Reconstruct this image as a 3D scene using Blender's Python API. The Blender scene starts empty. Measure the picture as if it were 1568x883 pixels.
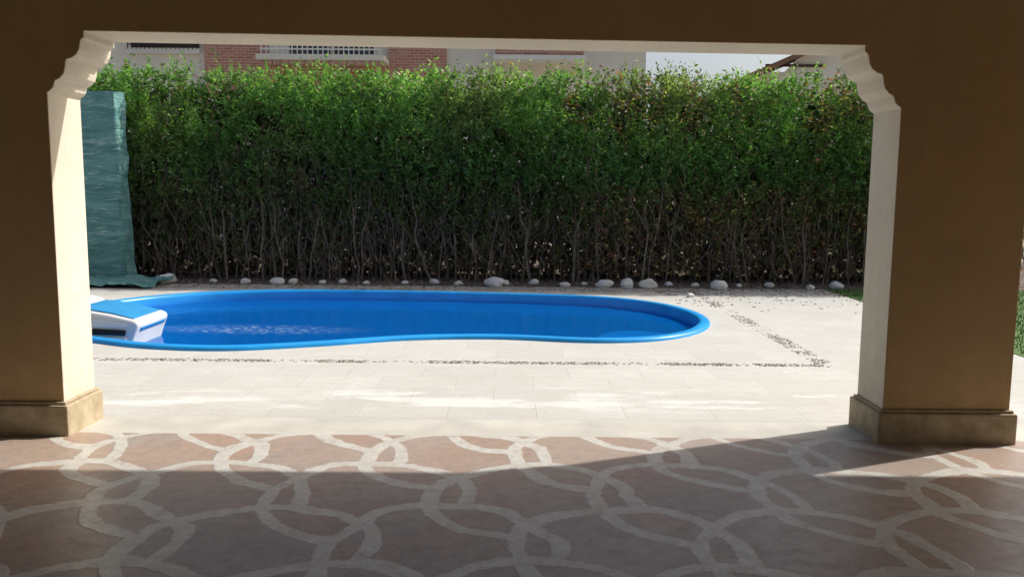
import bpy, bmesh, math, random
import numpy as np
from mathutils import Vector, noise, Matrix
random.seed(7); rng=np.random.default_rng(7)
scene=bpy.context.scene
R=math.radians

# ---------------------------------------------------------------- helpers
def link(ob,parent=None):
    scene.collection.objects.link(ob)
    if parent: ob.parent=parent
    return ob
def empty(name):
    e=bpy.data.objects.new(name,None); return link(e)
def obj_from(name,verts,faces,mats,parent=None,smooth=False,fm=None):
    me=bpy.data.meshes.new(name); me.from_pydata([tuple(v) for v in verts],[],[tuple(f) for f in faces])
    for m in (mats if isinstance(mats,list) else [mats]): me.materials.append(m)
    if fm is not None: me.polygons.foreach_set('material_index',np.array(fm,dtype=np.int32))
    if smooth: me.polygons.foreach_set('use_smooth',[True]*len(me.polygons))
    me.update()
    return link(bpy.data.objects.new(name,me),parent)
def fixn(ob):
    bm=bmesh.new(); bm.from_mesh(ob.data); bmesh.ops.recalc_face_normals(bm,faces=bm.faces); bm.to_mesh(ob.data); bm.free()
def box(name,x0,x1,y0,y1,z0,z1,mat,parent=None,bev=0,seg=2):
    v=[(x0,y0,z0),(x1,y0,z0),(x1,y1,z0),(x0,y1,z0),(x0,y0,z1),(x1,y0,z1),(x1,y1,z1),(x0,y1,z1)]
    f=[(3,2,1,0),(4,5,6,7),(0,1,5,4),(1,2,6,5),(2,3,7,6),(3,0,4,7)]
    ob=obj_from(name,v,f,mat,parent)
    if bev:
        m=ob.modifiers.new('b','BEVEL'); m.width=bev; m.segments=seg
        if seg>2: ob.data.polygons.foreach_set('use_smooth',[True]*6)
    return ob
def multibox(name,boxes,mat,parent=None):
    V=[];F=[]
    for (x0,x1,y0,y1,z0,z1) in boxes:
        n=len(V)
        V+=[(x0,y0,z0),(x1,y0,z0),(x1,y1,z0),(x0,y1,z0),(x0,y0,z1),(x1,y0,z1),(x1,y1,z1),(x0,y1,z1)]
        F+=[tuple(n+i for i in f) for f in [(3,2,1,0),(4,5,6,7),(0,1,5,4),(1,2,6,5),(2,3,7,6),(3,0,4,7)]]
    return obj_from(name,V,F,mat,parent)
def sheet(name,outer,z,mat,hole=None,parent=None):
    bm=bmesh.new()
    def loop(pts):
        vs=[bm.verts.new((p[0],p[1],z)) for p in pts]
        return [bm.edges.new((vs[i],vs[(i+1)%len(vs)])) for i in range(len(vs))]
    es=loop(outer)
    if hole: es+=loop(hole)
    bmesh.ops.triangle_fill(bm,edges=es,use_beauty=True)
    bmesh.ops.recalc_face_normals(bm,faces=bm.faces)
    for f in bm.faces:
        if f.normal.z<0: f.normal_flip()
    me=bpy.data.meshes.new(name); bm.to_mesh(me); bm.free(); me.materials.append(mat)
    return link(bpy.data.objects.new(name,me),parent)

class NT:
    def __init__(s,name):
        s.mat=bpy.data.materials.new(name); s.mat.use_nodes=True
        s.t=s.mat.node_tree; s.n=s.t.nodes; s.n.clear()
        s.out=s.n.new('ShaderNodeOutputMaterial')
    def node(s,ty,**kw):
        nd=s.n.new(ty)
        for k,v in kw.items(): setattr(nd,k,v)
        return nd
    def l(s,a,b): s.t.links.new(a,b)
    def val(s,sock,v):
        if isinstance(v,bpy.types.NodeSocket): s.l(v,sock)
        else: sock.default_value=v
    def pos(s): return s.node('ShaderNodeNewGeometry').outputs['Position']
    def math(s,op,a,b=0.0,c=0.0):
        m=s.node('ShaderNodeMath',operation=op); s.val(m.inputs[0],a); s.val(m.inputs[1],b)
        if op in('SMOOTH_MIN','WRAP','MULTIPLY_ADD','COMPARE'): s.val(m.inputs[2],c)
        return m.outputs[0]
    def vmath(s,op,a,b=(0,0,0),c=None):
        m=s.node('ShaderNodeVectorMath',operation=op); s.val(m.inputs[0],a); s.val(m.inputs[1],b)
        if c is not None: s.val(m.inputs[2],c)
        return m.outputs['Value'] if op=='LENGTH' else m.outputs[0]
    def noise(s,vec,scale,detail=4,rough=.55,color=False):
        m=s.node('ShaderNodeTexNoise'); s.l(vec,m.inputs['Vector']); m.inputs['Scale'].default_value=scale
        m.inputs['Detail'].default_value=detail; m.inputs['Roughness'].default_value=rough
        return m.outputs['Color'] if color else m.outputs['Fac']
    def mapr(s,v,a,b,c=0.0,d=1.0):
        m=s.node('ShaderNodeMapRange'); s.val(m.inputs[0],v)
        for i,q in enumerate((a,b,c,d)): s.val(m.inputs[i+1],q)
        return m.outputs[0]
    def mix(s,f,a,b,bt='MIX'):
        m=s.node('ShaderNodeMix',data_type='RGBA',blend_type=bt); s.val(m.inputs['Factor'],f)
        s.val(m.inputs[6],a if not isinstance(a,tuple) else (*a[:3],1)); s.val(m.inputs[7],b if not isinstance(b,tuple) else (*b[:3],1))
        return m.outputs[2]
    def bump(s,h,strength=.3,dist=.01):
        m=s.node('ShaderNodeBump'); m.inputs['Strength'].default_value=strength; m.inputs['Distance'].default_value=dist
        s.l(h,m.inputs['Height']); return m.outputs[0]
    def princ(s,col,rough=.8,normal=None,spec=.3,**kw):
        p=s.node('ShaderNodeBsdfPrincipled'); s.val(p.inputs['Base Color'],col if not isinstance(col,tuple) else (*col[:3],1))
        s.val(p.inputs['Roughness'],rough); p.inputs['Specular IOR Level'].default_value=spec
        if normal is not None: s.l(normal,p.inputs['Normal'])
        for k,v in kw.items(): s.val(p.inputs[k],v)
        s.l(p.outputs[0],s.out.inputs[0]); return p
def simple(name,c,rough=.7,var=.15,scale=6,bump=.15,spec=.3):
    t=NT(name); p=t.pos(); n=t.noise(p,scale,6)
    d=tuple(x*(1-var) for x in c); b=tuple(min(1,x*(1+var)) for x in c)
    col=t.mix(t.mapr(n,.3,.7),d,b)
    t.princ(col,rough,t.bump(t.noise(p,scale*12,3),bump,.004),spec); return t.mat

# ---------------------------------------------------------------- materials
def plaster(name,c,stain,lowamt=.45):
    t=NT(name); p=t.pos(); n=t.noise(p,1.3,6,.6); n2=t.noise(p,9,5,.65)
    col=t.mix(t.mapr(n,.35,.7),c,tuple(x*.86 for x in c))
    col=t.mix(t.math('MULTIPLY',t.mapr(n2,.5,.75),.25),col,stain)
    sx=t.node('ShaderNodeSeparateXYZ'); t.l(p,sx.inputs[0])
    low=t.math('MULTIPLY',t.mapr(sx.outputs[2],.65,.2),t.mapr(n2,.35,.65))
    col=t.mix(t.math('MULTIPLY',low,lowamt),col,stain)
    # faint vertical rain / dirt streaks
    st=t.noise(t.vmath('MULTIPLY',p,(7,7,.5)),1.5,4,.6)
    col=t.mix(t.math('MULTIPLY',t.mapr(st,.55,.75),.18),col,stain)
    h=t.math('ADD',t.noise(p,45,5),t.math('MULTIPLY',t.noise(p,6,3),2.0))
    t.princ(col,.85,t.bump(h,.35,.006),.2); return t.mat
M_plaster_shade=plaster('plaster_shade_tone',(.58,.415,.215),(.38,.26,.13),.3)  # ochre tone for the cream plaster in shade; the shade is in the colour
M_cream=plaster('cream_plaster',(.74,.67,.54),(.5,.41,.29),.5)
M_ceil=plaster('ceiling_wood',(.18,.12,.065),(.1,.07,.04),.2)
M_wall=plaster('house_wall_paint',(.45,.34,.20),(.3,.2,.1),.2)
M_stone=plaster('plinth_stone',(.54,.45,.31),(.30,.23,.14),.7)

def floor_mat():
    t=NT('ring_pattern_floor'); p=t.pos()
    wob=t.vmath('SUBTRACT',t.noise(p,1.3,2,color=True),(.5,.5,.5))
    q=t.vmath('ADD',p,t.vmath('MULTIPLY',wob,(.26,.26,0)))
    w2=t.vmath('SUBTRACT',t.noise(p,24,3,color=True),(.5,.5,.5))
    q=t.vmath('ADD',q,t.vmath('MULTIPLY',w2,(.03,.03,0)))
    q=t.vmath('MULTIPLY',q,(1,1,0))
    s_=.80; row=.60; Rr=.49; cur=None; idv=None
    for i_,(ox,oy) in enumerate(((0,0),(s_,0),(s_/2,row),(1.5*s_,row))):
        a=t.vmath('ADD',q,(ox+.30,oy+.30,0))
        w=t.node('ShaderNodeVectorMath',operation='WRAP'); t.l(a,w.inputs[0])
        w.inputs[1].default_value=(s_,row,1); w.inputs[2].default_value=(-s_,-row,-1)
        v=t.vmath('MULTIPLY',w.outputs[0],(1,1,0)); ln=t.vmath('LENGTH',v)
        d=t.math('ABSOLUTE',t.math('SUBTRACT',ln,Rr))
        b1=t.vmath('LENGTH',t.vmath('SUBTRACT',v,(s_/2,-row,0)))
        ins=t.math('LESS_THAN',b1,Rr-.015)
        d=t.math('ADD',d,ins)
        cur=d if cur is None else t.math('MINIMUM',cur,d)
        fl=t.math('MULTIPLY',t.math('LESS_THAN',ln,Rr),(.37,.61,.83,1.19)[i_])
        idv=fl if idv is None else t.math('ADD',idv,fl)
    n=t.noise(p,1.1,5,.6); nf=t.noise(p,14,6,.65); ng=t.noise(p,60,4,.7); nw=t.noise(p,5,4,.6)
    wid=t.mapr(nw,.3,.7,.024,.042)
    band=t.mapr(t.math('SUBTRACT',cur,wid),0,.010,1,0)
    vor=t.node('ShaderNodeTexVoronoi'); t.l(q,vor.inputs['Vector']); vor.inputs['Scale'].default_value=1.3
    sv=t.node('ShaderNodeSeparateColor'); t.l(vor.outputs['Color'],sv.inputs[0])
    cell=t.math('FRACT',t.math('ADD',t.math('MULTIPLY',idv,1.7),t.math('MULTIPLY',n,1.3)))
    ter=t.mix(t.mapr(n,.3,.7),(.385,.265,.20),(.335,.26,.215))
    ter=t.mix(t.math('MULTIPLY',t.mapr(cell,.35,.65),.6),ter,(.37,.32,.28))
    ter=t.mix(t.math('MULTIPLY',sv.outputs[0],.4),ter,(.48,.30,.19))
    ter=t.mix(t.math('MULTIPLY',t.mapr(nf,.42,.7),.55),ter,(.24,.20,.175))
    ter=t.mix(t.math('MULTIPLY',t.mapr(ng,.5,.75),.45),ter,(.54,.49,.43))
    crm=t.mix(t.mapr(nf,.3,.7),(.66,.64,.58),(.50,.475,.42))
    crm=t.mix(t.math('MULTIPLY',t.mapr(ng,.48,.68),.55),crm,(.37,.33,.29))
    band=t.math('MULTIPLY',band,t.mapr(t.noise(p,9,5,.7),.30,.46,.4,1))
    col=t.mix(band,ter,crm)
    dust=t.math('MULTIPLY',t.mapr(t.noise(p,.9,6,.65),.45,.7),.25)
    col=t.mix(dust,col,(.50,.46,.40))
    h=t.math('ADD',t.math('MULTIPLY',band,.5),t.math('MULTIPLY',nf,.8))
    rough=t.mapr(nf,.3,.7,.30,.5)
    t.princ(col,rough,t.bump(h,.5,.006),.55); return t.mat
M_floor=floor_mat()

def deck_mat():
    t=NT('travertine_paving'); p=t.pos()
    br=t.node('ShaderNodeTexBrick'); t.l(t.vmath('ADD',p,(.13,.21,0)),br.inputs['Vector']); br.offset=.5
    br.inputs['Scale'].default_value=1; br.inputs['Brick Width'].default_value=.6; br.inputs['Row Height'].default_value=.4
    br.inputs['Mortar Size'].default_value=.004; br.inputs['Mortar Smooth'].default_value=.6
    br.inputs['Color1'].default_value=(.48,.475,.44,1); br.inputs['Color2'].default_value=(.53,.52,.48,1); br.inputs['Mortar'].default_value=(.42,.405,.365,1)
    n=t.noise(p,.7,6,.6); nf=t.noise(t.vmath('MULTIPLY',p,(3,9,3)),1.6,6,.7); ng=t.noise(p,40,4,.7); nm=t.noise(p,3,6,.7)
    col=t.mix(t.math('MULTIPLY',t.mapr(n,.4,.65),.6),br.outputs['Color'],(.455,.44,.395))
    col=t.mix(t.math('MULTIPLY',t.mapr(nf,.50,.70),.5),col,(.41,.38,.33))
    col=t.mix(t.math('MULTIPLY',t.mapr(nm,.55,.7),.4),col,(.60,.59,.55))
    col=t.mix(t.math('MULTIPLY',t.mapr(ng,.52,.72),.45),col,(.36,.33,.285))
    sx=t.node('ShaderNodeSeparateXYZ'); t.l(p,sx.inputs[0])
    pm=t.math('MULTIPLY',t.mapr(sx.outputs[1],6.3,6.05),t.mapr(sx.outputs[1],5.5,5.7))
    np_=t.noise(t.vmath('MULTIPLY',p,(.5,1.8,1)),1.5,8,.72)
    pm=t.math('MULTIPLY',pm,t.mapr(np_,.50,.58))
    col=t.mix(t.math('MULTIPLY',pm,.6),col,(.70,.695,.67))
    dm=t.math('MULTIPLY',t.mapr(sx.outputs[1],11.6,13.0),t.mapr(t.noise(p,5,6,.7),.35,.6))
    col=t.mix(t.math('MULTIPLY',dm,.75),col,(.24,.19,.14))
    h=t.math('ADD',br.outputs['Fac'],t.math('MULTIPLY',ng,-.6))
    b=t.node('ShaderNodeBump'); b.inputs['Strength'].default_value=.4; b.inputs['Distance'].default_value=.004; b.invert=True
    t.l(h,b.inputs['Height'])
    t.princ(col,.8,b.outputs[0],.2); return t.mat
M_deck=deck_mat()
M_thresh=simple('threshold_marble',(.51,.49,.43),.6,.14,3,.2)
M_soil=simple('dry_soil',(.12,.09,.065),.95,.45,7,.8)
M_ground=simple('sandy_ground',(.30,.27,.22),.95,.2,.4,.5)
M_lawn=simple('lawn',(.07,.14,.03),.9,.4,9,.9)
M_brickpl=simple('house_plaster',(.78,.73,.62),.9,.08,.6,.2)
M_white=simple('white_trim',(.82,.80,.75),.7,.05,2,.1)
M_dark=simple('dark_metal',(.035,.03,.03),.5,.1,4,.1)
M_wood=simple('dark_wood_frame',(.06,.035,.022),.6,.2,4,.1)
M_roof=simple('clay_roof',(.22,.12,.08),.85,.3,5,.5)
M_glass=NT('window_glass'); M_glass.princ((.03,.04,.05),.08,spec=.6); M_glass=M_glass.mat
def brick():
    t=NT('red_brick'); tc=t.pos(); sx=t.node('ShaderNodeSeparateXYZ'); t.l(tc,sx.inputs[0])
    cb=t.node('ShaderNodeCombineXYZ'); t.l(t.math('ADD',sx.outputs[0],sx.outputs[1]),cb.inputs[0]); t.l(sx.outputs[2],cb.inputs[1])
    br=t.node('ShaderNodeTexBrick'); t.l(cb.outputs[0],br.inputs['Vector']); br.inputs['Scale'].default_value=1
    br.inputs['Brick Width'].default_value=.25; br.inputs['Row Height'].default_value=.085; br.inputs['Mortar Size'].default_value=.010
    br.inputs['Color1'].default_value=(.47,.17,.11,1); br.inputs['Color2'].default_value=(.58,.27,.18,1); br.inputs['Mortar'].default_value=(.60,.52,.44,1)
    t.princ(t.mix(t.math('MULTIPLY',t.noise(tc,3,5),.3),br.outputs['Color'],(.35,.2,.15)),.9); return t.mat
M_brick=brick()
def attr_leaf(name,trans=.35):
    t=NT(name); a=t.node('ShaderNodeAttribute',attribute_name='Col')
    p=t.node('ShaderNodeBsdfPrincipled'); t.l(a.outputs['Color'],p.inputs['Base Color']); p.inputs['Roughness'].default_value=.5; p.inputs['Specular IOR Level'].default_value=.3
    tr=t.node('ShaderNodeBsdfTranslucent'); t.l(t.mix(1.0,a.outputs['Color'],(2.3,2.5,1.2),'MULTIPLY'),tr.inputs[0])
    m=t.node('ShaderNodeMixShader'); m.inputs[0].default_value=trans; t.l(p.outputs[0],m.inputs[1]); t.l(tr.outputs[0],m.inputs[2])
    t.l(m.outputs[0],t.out.inputs[0]); return t.mat
M_leaf=attr_leaf('hedge_leaf',.34)
M_bark=simple('hedge_bark',(.20,.16,.125),.95,.5,9,.5)
def attr_plain(name,rough):
    t=NT(name); a=t.node('ShaderNodeAttribute',attribute_name='Col'); t.princ(a.outputs['Color'],rough,t.bump(t.noise(t.pos(),60,3),.3,.004)); return t.mat
M_peb=attr_plain('pebble',.6)
M_rock=simple('white_rock',(.64,.62,.57),.9,.2,6,.9)

# ---------------------------------------------------------------- pool outline
ctrl=[(-4.05,7.95),(-3.4,7.66),(-2.62,7.58),(-1.8,7.86),(-1.0,8.22),(-.12,8.32),(.74,8.16),(1.42,8.27),(1.95,8.72),(2.27,9.45),(2.25,10.3),(1.88,11.1),(1.07,11.68),(-.8,12.0),(-2.4,12.1),(-3.63,12.0),(-4.5,11.6),(-5.1,10.9),(-5.4,9.9),(-5.15,8.85),(-4.7,8.33)]
def cr(P,k=8):
    o=[];n=len(P)
    for i in range(n):
        a,b,c,d=[np.array(P[(i+j)%n]) for j in(-1,0,1,2)]
        for s in range(k):
            u=s/k; o.append(.5*((2*b)+(c-a)*u+(2*a-5*b+4*c-d)*u*u+(3*b-a-3*c+d)*u**3))
    return np.array(o)
OUT=cr(ctrl)
for _ in range(3): OUT=(np.roll(OUT,1,0)+2*OUT+np.roll(OUT,-1,0))/4
tan=np.roll(OUT,-1,0)-np.roll(OUT,1,0); tan/=np.linalg.norm(tan,axis=1)[:,None]
NRM=np.stack([-tan[:,1],tan[:,0]],1)
def off(d): return OUT+NRM*d

ground=sheet('ground',[(-400,-300),(400,-300),(400,900),(-400,900)],0,M_ground,hole=[tuple(p) for p in off(.06)])
deck=sheet('pool_deck_paving',[(-12,4.93),(14,4.93),(14,7.0),(4.75,7.6),(4.9,13.0),(-12,13.0)],.004,M_deck,hole=[tuple(p) for p in off(.05)])
soil=sheet('soil_bed',[(-16,13.0),(14,13.0),(14,18.5),(-16,18.5)],.008,M_soil)
lawn=sheet('lawn',[(4.76,7.62),(14,7.02),(14,12.98),(4.91,12.98)],.008,M_lawn)
n=9000; gx=rng.uniform(4.8,9,n); gy=rng.uniform(7.7,12.9,n); V=[];F=[]
for x,y in zip(gx,gy):
    a=random.random()*6.28; h=random.uniform(.03,.07); b=len(V); c,s=math.cos(a)*.006,math.sin(a)*.006
    V+=[(x-c,y-s,.008),(x+c,y+s,.008),(x+random.uniform(-.02,.02),y+random.uniform(-.02,.02),h)]; F.append((b,b+1,b+2))
obj_from('grass_blades',V,F,M_lawn,lawn)

# ---------------------------------------------------------------- pool
pool=empty('swimming_pool')
M_pool=simple('blue_fibreglass',(.008,.23,.66),.3,.06,2,.02,.5)
M_rim=simple('blue_rim',(.015,.30,.70),.35,.12,3,.02,.4)
N=len(OUT)
def loft(name,rings,mat,smooth=True,cap=False):
    V=[];F=[]
    for pts,z in rings: V+=[(p[0],p[1],z) for p in pts]
    for r in range(len(rings)-1):
        for i in range(N):
            j=(i+1)%N; F.append((r*N+i,r*N+j,(r+1)*N+j,(r+1)*N+i))
    if cap: F.append(tuple(range((len(rings)-1)*N,len(rings)*N)))
    return obj_from(name,V,F,mat,pool,smooth)
loft('rim',[(off(-.005),.0),(off(0),.03),(off(.015),.042),(off(.09),.046),(off(.12),.038),(off(.13),.0),(off(.132),-.06)],M_rim)
loft('basin',[(off(.132),-.06),(off(.17),-.5),(off(.3),-1.0),(off(.5),-1.25),(off(.9),-1.35)],M_pool,cap=True)
def stepo(cx,cy,r,z0,z1,nm):
    k=40; V=[(cx+r*math.cos(2*math.pi*i/k),cy+r*1.15*math.sin(2*math.pi*i/k),z0) for i in range(k)]
    V+=[(v[0],v[1],z1) for v in V[:k]]
    F=[(i,(i+1)%k,k+(i+1)%k,k+i) for i in range(k)]+[tuple(range(k,2*k))]
    o=obj_from(nm,V,F,M_rim,pool); m=o.modifiers.new('b','BEVEL'); m.width=.03; m.segments=2
stepo(1.5,9.6,.5,-1.3,-.20,'step_upper'); stepo(1.2,9.6,.75,-1.3,-.45,'step_lower')
def water():
    t=NT('pool_water'); p=t.pos()
    n1=t.noise(t.vmath('MULTIPLY',p,(1,1.6,1)),4,3,.5); n2=t.noise(p,20,3,.5)
    d=t.vmath('LENGTH',t.vmath('MULTIPLY',t.vmath('SUBTRACT',p,(-2.95,9.35,-.09)),(.60,2.3,0)))
    jet=t.mapr(d,.85,.05)
    h=t.math('ADD',t.math('MULTIPLY',n1,.7),t.math('MULTIPLY',t.math('MULTIPLY',n2,jet),1.8))
    nrm=t.bump(h,.2,.05)
    fr=t.node('ShaderNodeFresnel'); fr.inputs[0].default_value=1.33; t.l(nrm,fr.inputs[1])
    tr=t.node('ShaderNodeBsdfTransparent'); tr.inputs[0].default_value=(.42,.80,.96,1)
    gl=t.node('ShaderNodeBsdfGlossy'); gl.inputs['Roughness'].default_value=.04; t.l(nrm,gl.inputs['Normal'])
    df=t.node('ShaderNodeBsdfDiffuse'); df.inputs[0].default_value=(.003,.22,.66,1)
    fo=t.node('ShaderNodeBsdfDiffuse'); fo.inputs[0].default_value=(.6,.8,.9,1)
    m0=t.node('ShaderNodeMixShader'); m0.inputs[0].default_value=.36; t.l(tr.outputs[0],m0.inputs[1]); t.l(df.outputs[0],m0.inputs[2])
    foam=t.math('MULTIPLY',t.math('MULTIPLY',jet,t.mapr(t.noise(t.vmath('MULTIPLY',p,(1,2.5,1)),13,5,.7),.50,.66)),.8)
    m1=t.node('ShaderNodeMixShader'); t.l(foam,m1.inputs[0]); t.l(m0.outputs[0],m1.inputs[1]); t.l(fo.outputs[0],m1.inputs[2])
    m2=t.node('ShaderNodeMixShader'); t.l(t.math('MULTIPLY',fr.outputs[0],.8),m2.inputs[0]); t.l(m1.outputs[0],m2.inputs[1]); t.l(gl.outputs[0],m2.inputs[2])
    t.l(m2.outputs[0],t.out.inputs[0]); return t.mat
V=[(p[0],p[1],-.09) for p in off(.1335)]
obj_from('water',V,[tuple(range(N))],water(),pool)

# pool filter unit
fu=empty('pool_filter_unit')
M_fw=simple('white_abs_shell',(.62,.62,.61),.45,.07,3,.02,.4)
M_fb=simple('blue_abs_panel',(.03,.25,.52),.45,.10,4,.02,.4)
M_blk=simple('black_slot',(.01,.01,.012),.6,.1,4,.05)
def prism(name,poly,v0,v1,mat,bev=.02,seg=3,skew=0):
    k=len(poly); V=[(x,v0,z) for x,z in poly]+[(x+skew,v1,z) for x,z in poly]
    F=[tuple(range(k)),tuple(range(2*k-1,k-1,-1))]+[(i,k+i,k+(i+1)%k,(i+1)%k) for i in range(k)]
    o=obj_from(name,V,F,mat,fu,True); fixn(o)
    m=o.modifiers.new('b','BEVEL'); m.width=bev; m.segments=seg; m.limit_method='ANGLE'
    o.modifiers.new('w','WEIGHTED_NORMAL'); return o
prism('nose_shell',[(-4.42,-.13),(-3.80,-.13),(-3.76,.0),(-3.72,.10),(-3.71,.15),(-3.76,.18),(-4.0,.235),(-4.25,.275),(-4.42,.285)],8.20,8.94,M_fw,.028,4)
prism('nose_panel',[(-4.36,.283),(-4.25,.277),(-4.0,.238),(-3.78,.185),(-3.78,.197),(-4.0,.252),(-4.25,.292),(-4.36,.297)],8.26,8.88,M_fb,.005,2)
hump=[(-5.55,.0),(-5.55,.20),(-5.45,.28),(-5.2,.335),(-4.85,.35),(-4.58,.34),(-4.44,.305),(-4.40,.27),(-4.40,-.05),(-4.5,-.13),(-4.7,.0)]
prism('housing_shell',hump,8.12,9.02,M_fw,.04,4)
prism('housing_band',[(-5.1,.13),(-5.1,.22),(-4.7,.23),(-4.50,.2),(-4.44,.15),(-4.48,.09)],8.108,8.125,M_fb,.004,1)
prism('side_skirt',[(-4.34,.115),(-3.85,.105),(-3.80,.125),(-3.82,.14),(-4.0,.18),(-4.34,.22)],8.188,8.205,M_fw,.008,2)
prism('intake_slot',[(-4.16,.04),(-3.84,.03),(-3.83,.085),(-4.16,.098)],8.175,8.20,M_blk,.008,2)
prism('intake_lip',[(-4.26,-.03),(-3.82,-.03),(-3.82,.012),(-4.26,.02)],8.165,8.20,M_fw,.008,2)
prism('right_end_strip',[(-3.765,.05),(-3.73,.06),(-3.70,.10),(-3.75,.10)],8.28,8.86,M_fb,.004,1)

# ---------------------------------------------------------------- porch arcade
prof=[(.225,0),(.225,.035),(.205,.05),(.20,.075),(.195,.10),(.178,.13),(.15,.15),(.118,.16),(.112,.18),(.108,.21),(.098,.24),(.075,.265),(.048,.278),(.042,.295),(.036,.315),(.02,.332),(0,.345)]
YF,YB=4.88,5.25
def zb(x): return 2.376-(x+2.67)*.0092
pillars=[(-9.4,-8.6),(-3.47,-2.67),(2.22,2.98),(8.4,9.2)]
poly=[]
for i,(a,b) in enumerate(pillars):
    if i>0:
        poly+=[(a-d,zb(a-d)-h) for d,h in prof]
    poly+=[(a,0),(b,0)]
    if i<len(pillars)-1:
        poly+=[(b+d,zb(b+d)-h) for d,h in reversed(prof)]
poly+=[(9.2,3.1),(-9.4,3.1)]
k=len(poly)
V=[(x,YF,z) for x,z in poly]+[(x,YB,z) for x,z in poly]
bm=bmesh.new(); vs=[bm.verts.new(v) for v in V]
bm.faces.new(vs[:k]); bm.faces.new(vs[k:][::-1])
for i in range(k): bm.faces.new((vs[i],vs[k+i],vs[k+(i+1)%k],vs[(i+1)%k]))
bmesh.ops.recalc_face_normals(bm,faces=bm.faces)
for f in bm.faces: f.material_index=0 if f.normal.y<-.5 else 1  # faces towards the porch get the shade-toned plaster, all others plain cream
me=bpy.data.meshes.new('porch_arcade'); bm.to_mesh(me); bm.free(); me.materials.append(M_plaster_shade); me.materials.append(M_cream)
arc=link(bpy.data.objects.new('porch_arcade',me))
m=arc.modifiers.new('b','BEVEL'); m.width=.006; m.segments=2; m.limit_method='ANGLE'; m.angle_limit=R(60)
for i,(a,b) in enumerate(pillars):
    box('plinth_%d'%(i+1),a-.035,b+.035,YF-.035,YB+.035,.004,.205,M_stone,arc,.012,2)
    box('plinth_cap_%d'%(i+1),a-.018,b+.018,YF-.018,YB+.018,.206,.222,M_stone,arc,.006,2)
box('porch_ceiling',-9.4,9.2,-2.2,4.878,2.86,3.05,M_ceil)
box('house_wall',-9.4,9.2,-2.5,-2.202,0,3.05,M_wall)
box('porch_end_pillar',-9.4,-8.8,-2.2,-1.4,0.021,2.858,M_plaster_shade,None,.008)
box('porch_end_pillar',8.6,9.2,-2.2,-1.4,0.021,2.858,M_plaster_shade,None,.008)
box('porch_floor',-9.4,9.2,-2.2,4.93,.002,.02,M_floor)
box('threshold_slab',-8.5,8.3,4.932,5.30,.002,.017,M_thresh,None,.003)

# ---------------------------------------------------------------- pebble bands
def pebbles(name,pts,mat,sizes,cols,parent=None,z=.006,flat=1.0):
    bm=bmesh.new(); bmesh.ops.create_icosphere(bm,subdivisions=1,radius=1)
    bv=np.array([v.co[:] for v in bm.verts]); bf=np.array([[v.index for v in f.verts] for f in bm.faces]); bm.free()
    n=len(pts); nv=len(bv)
    a=rng.uniform(0,6.28,n); sx=sizes*rng.uniform(.8,1.4,n); sy=sizes*rng.uniform(.6,1,n); sz=sizes*rng.uniform(.3,.5,n)*flat
    P=bv[None]*np.stack([sx,sy,sz],1)[:,None]*rng.uniform(.85,1.15,(n,nv,1))
    X=P[...,0]*np.cos(a)[:,None]-P[...,1]*np.sin(a)[:,None]+pts[:,0:1]; Y=P[...,0]*np.sin(a)[:,None]+P[...,1]*np.cos(a)[:,None]+pts[:,1:2]
    Z=P[...,2]+z+sz[:,None]*.2
    V=np.stack([X,Y,Z],2).reshape(-1,3); F=(bf[None]+np.arange(n)[:,None,None]*nv).reshape(-1,3)
    me=bpy.data.meshes.new(name); me.from_pydata(V.tolist(),[],F.tolist()); me.materials.append(mat)
    at=me.color_attributes.new('Col','FLOAT_COLOR','POINT'); c=np.ones((n,nv,4)); c[...,:3]=cols[:,None]; at.data.foreach_set('color',c.reshape(-1).astype(np.float32))
    me.polygons.foreach_set('use_smooth',[True]*len(me.polygons))
    return link(bpy.data.objects.new(name,me),parent)
pal=np.array([(.10,.075,.055),(.17,.12,.09),(.26,.19,.14),(.36,.29,.22),(.5,.45,.38),(.12,.11,.10),(.24,.21,.18),(.42,.40,.36)])
pp=[]
def band(x0,y0,x1,y1,w,dens,thr):
    L=math.hypot(x1-x0,y1-y0)
    for _ in range(int(L*dens)):
        t_=random.random(); o=random.uniform(-w/2,w/2); x=x0+(x1-x0)*t_; y=y0+(y1-y0)*t_
        nx,ny=-(y1-y0)/L,(x1-x0)/L
        q=noise.noise(Vector((x*1.4,y*1.4,3)))+.5*noise.noise(Vector((x*6,y*6,3)))
        if q<thr and random.random()<.85: continue
        pp.append((x+nx*o,y+ny*o))
band(-9,7.18,2.75,7.18,.11,330,-.12); band(2.76,7.14,2.72,12.5,.17,260,-.02); band(-9,12.5,2.8,12.5,.18,260,-.1)
pp=np.array(pp); pebbles('pebble_border',pp,M_peb,rng.uniform(.006,.015,len(pp)),pal[rng.integers(0,len(pal),len(pp))]*rng.uniform(.7,1.05,(len(pp),1)),None,.004,.6)
dx=np.concatenate([rng.uniform(-7,6,1100),rng.uniform(2.2,5.0,300)]); dy=np.concatenate([13.1-np.abs(rng.normal(0,.33,1100)),13-np.abs(rng.normal(0,1.1,300))])
keep=[(min(np.hypot(OUT[:,0]-x,OUT[:,1]-y))>.15) and not (y<12.1 and x<2.2) for x,y in zip(dx,dy)]
D=np.stack([dx,dy],1)[keep]; pebbles('leaf_litter',D,M_peb,rng.uniform(.008,.026,len(D)),pal[rng.integers(0,4,len(D))],None,.006,.5)
n=4000; D=np.stack([rng.uniform(-8,6.5,n),rng.uniform(13.0,14.3,n)],1)
pebbles('bed_gravel',D,M_peb,rng.uniform(.008,.03,n),(pal[rng.integers(0,4,n)]*.8),None,.01)

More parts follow.
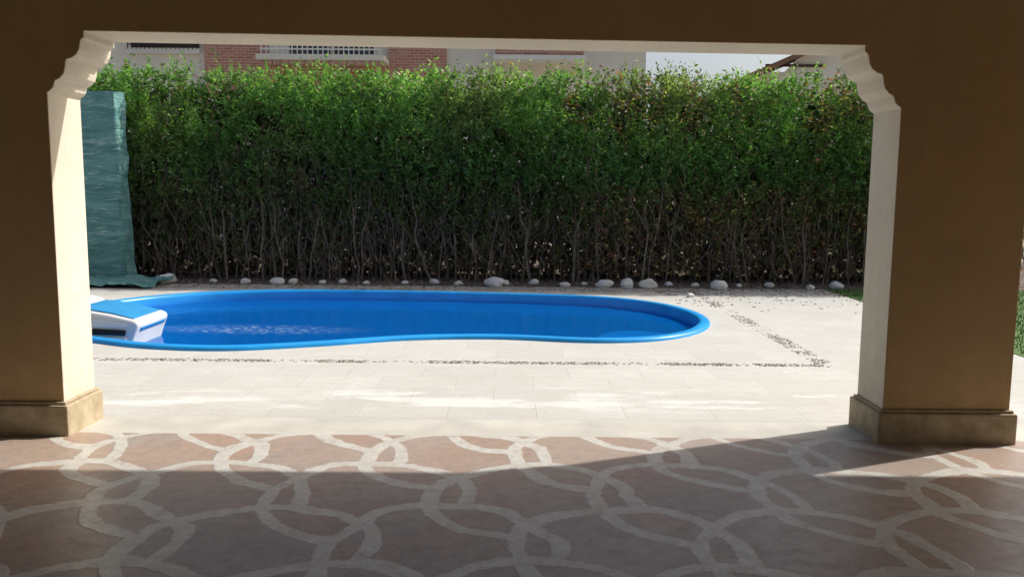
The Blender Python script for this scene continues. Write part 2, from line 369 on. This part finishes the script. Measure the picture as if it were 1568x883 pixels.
def rock(x,y,s):
    bm=bmesh.new(); bmesh.ops.create_icosphere(bm,subdivisions=3,radius=1); o=Vector((x*3,y*5,s*9))
    for v in bm.verts:
        d=1+.35*noise.noise(v.co*1.1+o)+.12*noise.noise(v.co*3+o); v.co=Vector((v.co.x*s*1.25*d,v.co.y*s*.9*d,v.co.z*s*.72*d))
    me=bpy.data.meshes.new('rock'); bm.to_mesh(me); bm.free(); me.materials.append(M_rock)
    me.polygons.foreach_set('use_smooth',[True]*len(me.polygons))
    ob=link(bpy.data.objects.new('rock',me)); ob.location=(x,y,s*.5); ob.rotation_euler=(0,0,random.random()*6)
for x,y,s in [(-5.42,13.0,.13),(-4.2,13.1,.07),(-3.7,13.05,.09),(-3.45,13.1,.07),(-2.3,13.1,.05),(-.28,12.95,.13),(-.85,13.1,.06),(.82,13.0,.07),(1.45,12.98,.11),(1.8,13.05,.12),(2.14,13.0,.12),(3.2,12.9,.12),(4.65,12.95,.07),(5.1,13.1,.1),(-3.0,13.15,.05),(2.9,13.15,.06),(2.55,11.85,.05),
  (-4.75,13.2,.05),(-2.7,13.25,.06),(-1.7,13.2,.05),(-1.25,13.3,.07),(-.1,13.25,.06),(.35,13.3,.07),(1.15,13.25,.05),(2.5,13.25,.06),(3.6,13.2,.05),(4.1,13.25,.06)]:
    rock(x,y,s)

# ---------------------------------------------------------------- hedge
hedge=empty('hedge')
def smooth(a,b,x):
    t_=min(1,max(0,(x-a)/(b-a))); return t_*t_*(3-2*t_)
X0,X1=-9.0,8.5
def topz(x): return 3.27+.09*noise.noise(Vector((x*.8,0,5)))+.08*noise.noise(Vector((x*3,0,1)))
pos=[];dirs=[];col=[];sz=[];asp=[]
for _ in range(25000):
    x=random.uniform(X0,X1); z=random.uniform(.1,3.45)
    if z>topz(x): continue
    dep=random.random()**1.6*.75
    nz=noise.noise(Vector((x*.9,z*.9,1.)))*.6+noise.noise(Vector((x*2.6,z*2.6,7.)))*.5
    yf=13.42+.32*nz+.25*smooth(1.5,.7,z)+.16*smooth(2.9,3.4,z)
    lim=.90+.6*noise.noise(Vector((x*.7,2,2)))+.55*noise.noise(Vector((x*3,4,2)))
    p=smooth(lim-.8,lim+.5,z)
    p*= 1 if nz>-.20 else .22
    right=smooth(-.5,2.0,x); low=False
    if random.random()>p:
        if random.random()<(.28+.28*right): low=True
        else: continue
    elif z<1.35 and random.random()<.22+.25*right: low=True
    y=yf+dep
    k=random.randint(4,7) if low else random.randint(8,12)
    ax=Vector((random.gauss(0,.35),random.gauss(-.35,.35),1)).normalized()
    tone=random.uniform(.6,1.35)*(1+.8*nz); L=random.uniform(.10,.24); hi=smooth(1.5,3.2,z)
    if z>topz(x)-.15 and random.random()<.35: L*=1.9
    olive=max(0,noise.noise(Vector((x*.6,z*.8,11))))*1.2
    for j in range(k):
        s=j/k
        d=Vector((random.gauss(0,1),random.gauss(-.2,1),random.gauss(.15,.6))).normalized()*.9+ax*.35*(1 if not low else -.6)
        pos.append((x+ax.x*L*s,y+ax.y*L*s,z+ax.z*L*s)); dirs.append(d.normalized()[:])
        sz.append(random.uniform(.055,.10)*(.95 if low else 1)); asp.append(random.uniform(.15,.24))
        if low:
            r=random.random()
            if r<.42: c=(.13,.09,.06)
            elif r<.42+.24*right: c=(.44,.42,.13)
            elif r<.42+.42*right: c=(.34,.13,.08)
            else: c=(.07,.105,.035)
        else:
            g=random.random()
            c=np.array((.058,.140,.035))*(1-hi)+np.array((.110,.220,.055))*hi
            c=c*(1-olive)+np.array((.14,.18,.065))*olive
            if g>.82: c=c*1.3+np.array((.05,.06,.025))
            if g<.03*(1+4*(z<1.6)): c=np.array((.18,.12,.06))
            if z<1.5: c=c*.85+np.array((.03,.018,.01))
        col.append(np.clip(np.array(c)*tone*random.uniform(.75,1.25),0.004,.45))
for _ in range(46000):  # backing leaves, coloured dark to paint in the shade inside the hedge
    x=random.uniform(X0,X1); z=random.random()**1.15*3.15
    if z<.35 and random.random()<.4: continue
    y=random.uniform(14.25,14.95)
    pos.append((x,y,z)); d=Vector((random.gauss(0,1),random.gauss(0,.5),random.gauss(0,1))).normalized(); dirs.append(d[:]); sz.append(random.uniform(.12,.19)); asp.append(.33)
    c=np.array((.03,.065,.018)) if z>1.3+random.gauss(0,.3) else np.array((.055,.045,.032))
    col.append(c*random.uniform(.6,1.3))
pos=np.array(pos);dirs=np.array(dirs);col=np.array(col);sz=np.array(sz);asp=np.array(asp); n=len(pos)
rv=rng.normal(size=(n,3)); side=np.cross(dirs,rv); side/=np.linalg.norm(side,axis=1)[:,None]; nn=np.cross(dirs,side)
Wd=(sz*asp)[:,None]
b=pos+dirs*sz[:,None]*.45+side*Wd-nn*Wd*.3; t_=pos+dirs*sz[:,None]; c_=pos+dirs*sz[:,None]*.45-side*Wd-nn*Wd*.3
V=np.stack([pos,b,t_,c_],1).reshape(-1,3).astype(np.float32)
V[:,2]=np.maximum(V[:,2],.012)
me=bpy.data.meshes.new('leaves'); me.vertices.add(4*n); me.loops.add(4*n); me.polygons.add(n)
me.vertices.foreach_set('co',V.reshape(-1)); me.loops.foreach_set('vertex_index',np.arange(4*n,dtype=np.int32)); me.polygons.foreach_set('loop_start',np.arange(0,4*n,4,dtype=np.int32))
me.update(calc_edges=True); me.materials.append(M_leaf)
at=me.color_attributes.new('Col','FLOAT_COLOR','POINT'); cc=np.ones((n,4,4),dtype=np.float32); cc[...,:3]=col[:,None]; at.data.foreach_set('color',cc.reshape(-1))
link(bpy.data.objects.new('leaves',me),hedge); print('leaves',n)
TV=[];TF=[]
def tube(pts,r0,r1,k=4):
    base=len(TV); m_=len(pts)
    for i,p in enumerate(pts):
        r=r0+(r1-r0)*i/(m_-1)
        for j in range(k):
            an=2*math.pi*j/k; TV.append((p[0]+r*math.cos(an),p[1]+r*math.sin(an),p[2]))
    for i in range(m_-1):
        for j in range(k): TF.append((base+i*k+j,base+i*k+(j+1)%k,base+(i+1)*k+(j+1)%k,base+(i+1)*k+j))
x=X0
while x<X1:
    x+=random.uniform(.03,.15); y=random.uniform(13.55,14.15); lean=random.gauss(0,.10); P=[];cx,cy=x,y
    top=random.uniform(1.4,2.6)
    for i in range(9):
        P.append((cx,cy,top*i/8)); cx+=lean*top/8+random.gauss(0,.03); cy+=random.gauss(0,.025)
    r=random.uniform(.006,.018) if random.random()<.85 else .026; tube(P,r,r*.45,5)
    for b_ in range(random.randint(3,7)):
        i=random.randint(1,7); q=Vector(P[i]); d=Vector((random.gauss(0,.5),random.gauss(-.25,.35),random.uniform(.5,1))).normalized(); B=[]
        for s in range(5): B.append(q[:]); q=q+d*random.uniform(.1,.2); d=(d+Vector((random.gauss(0,.2),random.gauss(0,.2),.1))).normalized()
        tube(B,r*.45,.003,3)
for _ in range(17000):
    x=random.uniform(X0,X1); y=random.uniform(13.45,14.4); z=random.betavariate(1.2,2.0)*2.5; q=Vector((x,y,z))
    d=Vector((random.gauss(0,.7),random.gauss(0,.5),random.gauss(.45,.6))).normalized(); B=[]
    for s in range(3): B.append(q[:]); q=q+d*random.uniform(.06,.18); d=(d+Vector((random.gauss(0,.35),random.gauss(0,.35),random.gauss(0,.2)))).normalized()
    if min(b[2] for b in B)<.01: continue
    tube(B,random.uniform(.003,.006),.002,3)
obj_from('stems',TV,TF,M_bark,hedge)

# ---------------------------------------------------------------- green shade net
net=empty('green_shade_net')
def netmat():
    t=NT('teal_netting'); p=t.pos()
    wv=t.noise(t.vmath('MULTIPLY',p,(1.0,1.0,5)),1.8,6,.65); w2=t.noise(t.vmath('ADD',t.vmath('MULTIPLY',p,(2,2,22)),t.vmath('MULTIPLY',t.noise(p,3,2,color=True),(0,0,3.5))),1.8,5,.7)
    col=t.mix(t.mapr(wv,.35,.7),(.085,.215,.20),(.19,.37,.34))
    col=t.mix(t.math('MULTIPLY',t.mapr(w2,.55,.66),.65),col,(.55,.68,.64))
    t.princ(col,.85,t.bump(t.math('ADD',wv,w2),.8,.03),.1); return t.mat
M_net=netmat()
def crumple(name,nu,nv,f,amp,sc):
    V=[];F=[]
    for i in range(nu+1):
        for j in range(nv+1):
            p,nr=f(i/nu,j/nv); p=Vector(p); nr=Vector(nr)
            q=noise.noise(Vector((p.x*sc[0],p.y*sc[1],p.z*sc[2])))+.35*noise.noise(Vector((p.x*sc[0]*2.7,p.y*sc[1]*2.7+4,p.z*sc[2]*2.7)))
            V.append((p+nr*q*amp)[:])
    for i in range(nu):
        for j in range(nv):
            a=i*(nv+1)+j; F.append((a,a+nv+1,a+nv+2,a+1))
    return obj_from(name,V,F,M_net,net,True)
def wrap(u,v):
    per=[(-9.0,13.22),(-9.0,12.95),(-6.06,12.92),(-6.03,13.20)]
    L=[math.dist(per[i],per[i+1]) for i in range(3)]; s=u*sum(L)
    for i in range(3):
        if s<=L[i] or i==2:
            a,b=per[i],per[i+1]; k_=s/L[i]; nx,ny=(b[1]-a[1])/L[i],-(b[0]-a[0])/L[i]
            return (a[0]+(b[0]-a[0])*k_+.10*(1-v)**2, a[1]+(b[1]-a[1])*k_, .02+2.92*v),(nx,ny,0)
        s-=L[i]
crumple('wrapped_panel',150,130,wrap,.055,(1.6,1.6,2.6))
crumple('panel_top',60,6,lambda u,v:((-9+2.96*u,12.95+.26*v,2.945),(0,0,1)),.02,(4,4,4))
def skirt(u,v):
    return (-7.8+2.45*u+.25*v*math.sin(u*9),13.02-.55*(1-v)-.25*u*(1-v), .02+.20*v*(1-u*.75)+.02),(0,-.3,1)
crumple('loose_bottom_sheet',90,24,skirt,.06,(4,6,6))
multibox('support_frame',[(-6.16,-6.11,13.03,13.08,0,2.9),(-7.6,-7.55,13.03,13.08,0,2.9),(-8.9,-8.85,13.03,13.08,0,2.9)],M_wood,net)

# ---------------------------------------------------------------- houses behind
h1=empty('brick_house'); Y=26.0
box('plaster_walls',-16,4.0,Y+.0,Y+9,0,7.2,M_brickpl,h1)
multibox('brick_facing',[(-9.35,-7.45,Y-.12,Y-.003,3.2,7.0),(-3.80,-2.05,Y-.12,Y-.003,3.2,7.0),(-7.45,-3.80,Y-.12,Y-.003,3.2,5.2)],M_brick,h1)
multibox('brick_balcony_front',[(-.55,2.05,Y-.9,Y-.75,5.45,5.80)],M_brick,h1)
multibox('white_trim',[(-11.7,-9.5,Y-.14,Y-.003,5.50,5.66),(-2.05,4.05,Y-.06,Y-.003,5.95,6.05),(-.6,2.1,Y-.95,Y-.004,5.30,5.43),(-.6,2.1,Y-.95,Y-.70,5.81,5.86),(-16.1,4.1,Y-.3,Y-.003,7.03,7.2)],M_white,h1)
multibox('windows',[(-11.5,-9.6,Y-.05,Y-.004,5.68,6.9),(-6.7,-5.65,Y-.05,Y-.004,5.45,6.8),(-5.35,-4.3,Y-.05,Y-.004,5.45,6.8),(.1,1.3,Y-.05,Y-.004,6.06,6.9)],M_glass,h1)
fr=[]
for a,b in((-11.5,-9.6),(-6.7,-5.65),(-5.35,-4.3)):
    z0=5.68 if a<-9 else 5.45
    fr+=[(a-.07,a,Y-.09,Y-.004,z0,6.9),(b,b+.07,Y-.09,Y-.004,z0,6.9),((a+b)/2-.03,(a+b)/2+.03,Y-.09,Y-.052,z0+.07,6.85),(a,b,Y-.10,Y-.052,z0,z0+.07)]
multibox('window_frames',fr,M_wood,h1)
rl=[(-7.4,-3.85,Y-1.05,Y-1.0,6.28,6.34),(-7.4,-3.85,Y-1.05,Y-1.0,5.5,5.54)]
x=-7.38
while x<-3.9: rl.append((x,x+.028,Y-1.04,Y-1.012,5.36,6.28)); x+=.15
multibox('balcony_railing',rl,M_white,h1)
multibox('balcony_slab',[(-7.5,-3.78,Y-1.15,Y-.125,5.2,5.36)],M_brickpl,h1)
x=-7.4; dn=[]
while x<-3.9: dn.append((x,x+.12,Y-1.13,Y-1.0,5.08,5.198)); x+=.24
multibox('balcony_dentils',dn,M_brick,h1)
rl=[(-11.6,-9.5,Y-.3,Y-.27,6.1,6.14),(-11.6,-9.5,Y-.3,Y-.27,5.72,5.75)]
x=-11.6
while x<-9.5: rl.append((x,x+.022,Y-.3,Y-.278,5.6,6.1)); x+=.13
x=-.5
while x<2.0: rl.append((x,x+.03,Y-.84,Y-.81,5.86,6.3)); x+=.16
rl+=[(-.5,2.0,Y-.845,Y-.805,6.3,6.34)]
multibox('window_guard_railing',rl,M_dark,h1)
def hip(name,x0,x1,y0,y1,z,h,parent):
    o=.5; i=min(x1-x0,y1-y0)/2
    V=[(x0-o,y0-o,z),(x1+o,y0-o,z),(x1+o,y1+o,z),(x0-o,y1+o,z),(x0+i,(y0+y1)/2,z+h),(x1-i,(y0+y1)/2,z+h)]
    obj_from(name,V,[(0,1,5,4),(1,2,5),(2,3,4,5),(3,0,4),(3,2,1,0)],M_roof,parent)
hip('roof',-16,4,Y,Y+9,7.205,2.2,h1)
h2=empty('plaster_house')
box('walls',8.6,19,29,38,0,5.55,M_brickpl,h2)
g=[(7.9,5.45),(9.6,6.2),(13.5,7.9),(19.8,5.2),(19.8,5.02),(13.5,7.7),(9.6,6.02),(7.9,5.27)]
k=len(g); V=[(x,28.5,z) for x,z in g]+[(x,38.4,z) for x,z in g]
o=obj_from('gable_roof',V,[tuple(range(k)),tuple(range(2*k-1,k-1,-1))]+[(i,k+i,k+(i+1)%k,(i+1)%k) for i in range(k)],M_roof,h2); fixn(o)
obj_from('gable_wall',[(8.6,28.99,5.0),(19,28.99,5.0),(13.5,28.99,7.68),(9.6,28.99,6.0)],[(0,1,2,3)],M_brickpl,h2)
multibox('windows',[(11.2,12.4,28.94,28.985,5.4,6.3)],M_glass,h2)
multibox('eave_lintel',[(8.5,10.5,28.9,28.985,5.72,5.80)],M_wood,h2)
tr=empty('tree'); TV.clear(); TF.clear(); tx,ty=6.6,33
tube([(tx,ty,0),(tx+.1,ty,2),(tx,ty,4),(tx+.1,ty,5.6)],.16,.04,7)
LV=[];LF=[];lc=[]
for _ in range(40):
    q=Vector((tx,ty,random.uniform(3.2,5.2))); d=Vector((random.gauss(0,1),random.gauss(0,1),random.uniform(.2,1))).normalized(); B=[]
    for s in range(5): B.append(q[:]); q=q+d*.27
    tube(B,.03,.008,3)
    for e in B[2:]:
        for _k in range(22):
            c=Vector(e)+Vector((random.gauss(0,.16),random.gauss(0,.16),random.gauss(0,.14))); d1=Vector((random.gauss(0,1),random.gauss(0,1),random.gauss(0,1))).normalized()*.07; d2=d1.orthogonal()*.4
            b=len(LV); LV+=[(c-d1)[:],(c+d2)[:],(c+d1)[:],(c-d2)[:]]; LF.append((b,b+1,b+2,b+3))
            t0=random.uniform(.6,1.3); lc+=[(.06*t0,.10*t0,.03*t0,1)]*4
obj_from('trunk_and_limbs',TV,TF,M_bark,tr); o=obj_from('crown',LV,LF,M_leaf,tr)
at=o.data.color_attributes.new('Col','FLOAT_COLOR','POINT'); at.data.foreach_set('color',np.array(lc,dtype=np.float32).reshape(-1))

# ---------------------------------------------------------------- light
el=R(43.6); az=math.atan2(.914,.404)
w=bpy.data.worlds.new('World'); scene.world=w; w.use_nodes=True; nt=w.node_tree
sky=nt.nodes.new('ShaderNodeTexSky'); sky.sky_type='NISHITA'; sky.sun_disc=False; sky.sun_elevation=el; sky.sun_rotation=az
sky.dust_density=5; sky.air_density=1.0
bg=nt.nodes['Background']; nt.links.new(sky.outputs[0],bg.inputs[0]); bg.inputs[1].default_value=.15
sd=Vector((math.sin(az)*math.cos(el),math.cos(az)*math.cos(el),math.sin(el)))
L=bpy.data.lights.new('sun','SUN'); L.energy=4.6; L.angle=R(.9); L.color=(1,.98,.94)
so=bpy.data.objects.new('sun',L); link(so); so.rotation_euler=sd.to_track_quat('Z','Y').to_euler()

# ---------------------------------------------------------------- camera
cam=bpy.data.cameras.new('camera'); cam.lens=29.39; cam.sensor_width=36; cam.clip_end=2000; cam.clip_start=.05
co=bpy.data.objects.new('camera',cam); link(co); co.location=(0,0,1.5)
pitch=R(6.7)
rot=Matrix.Rotation(math.pi/2-pitch,4,'X') @ Matrix.Rotation(R(.52),4,'Z')
co.rotation_euler=rot.to_euler()
scene.camera=co
scene.view_settings.view_transform='Standard'; scene.view_settings.look='None'; scene.view_settings.exposure=0
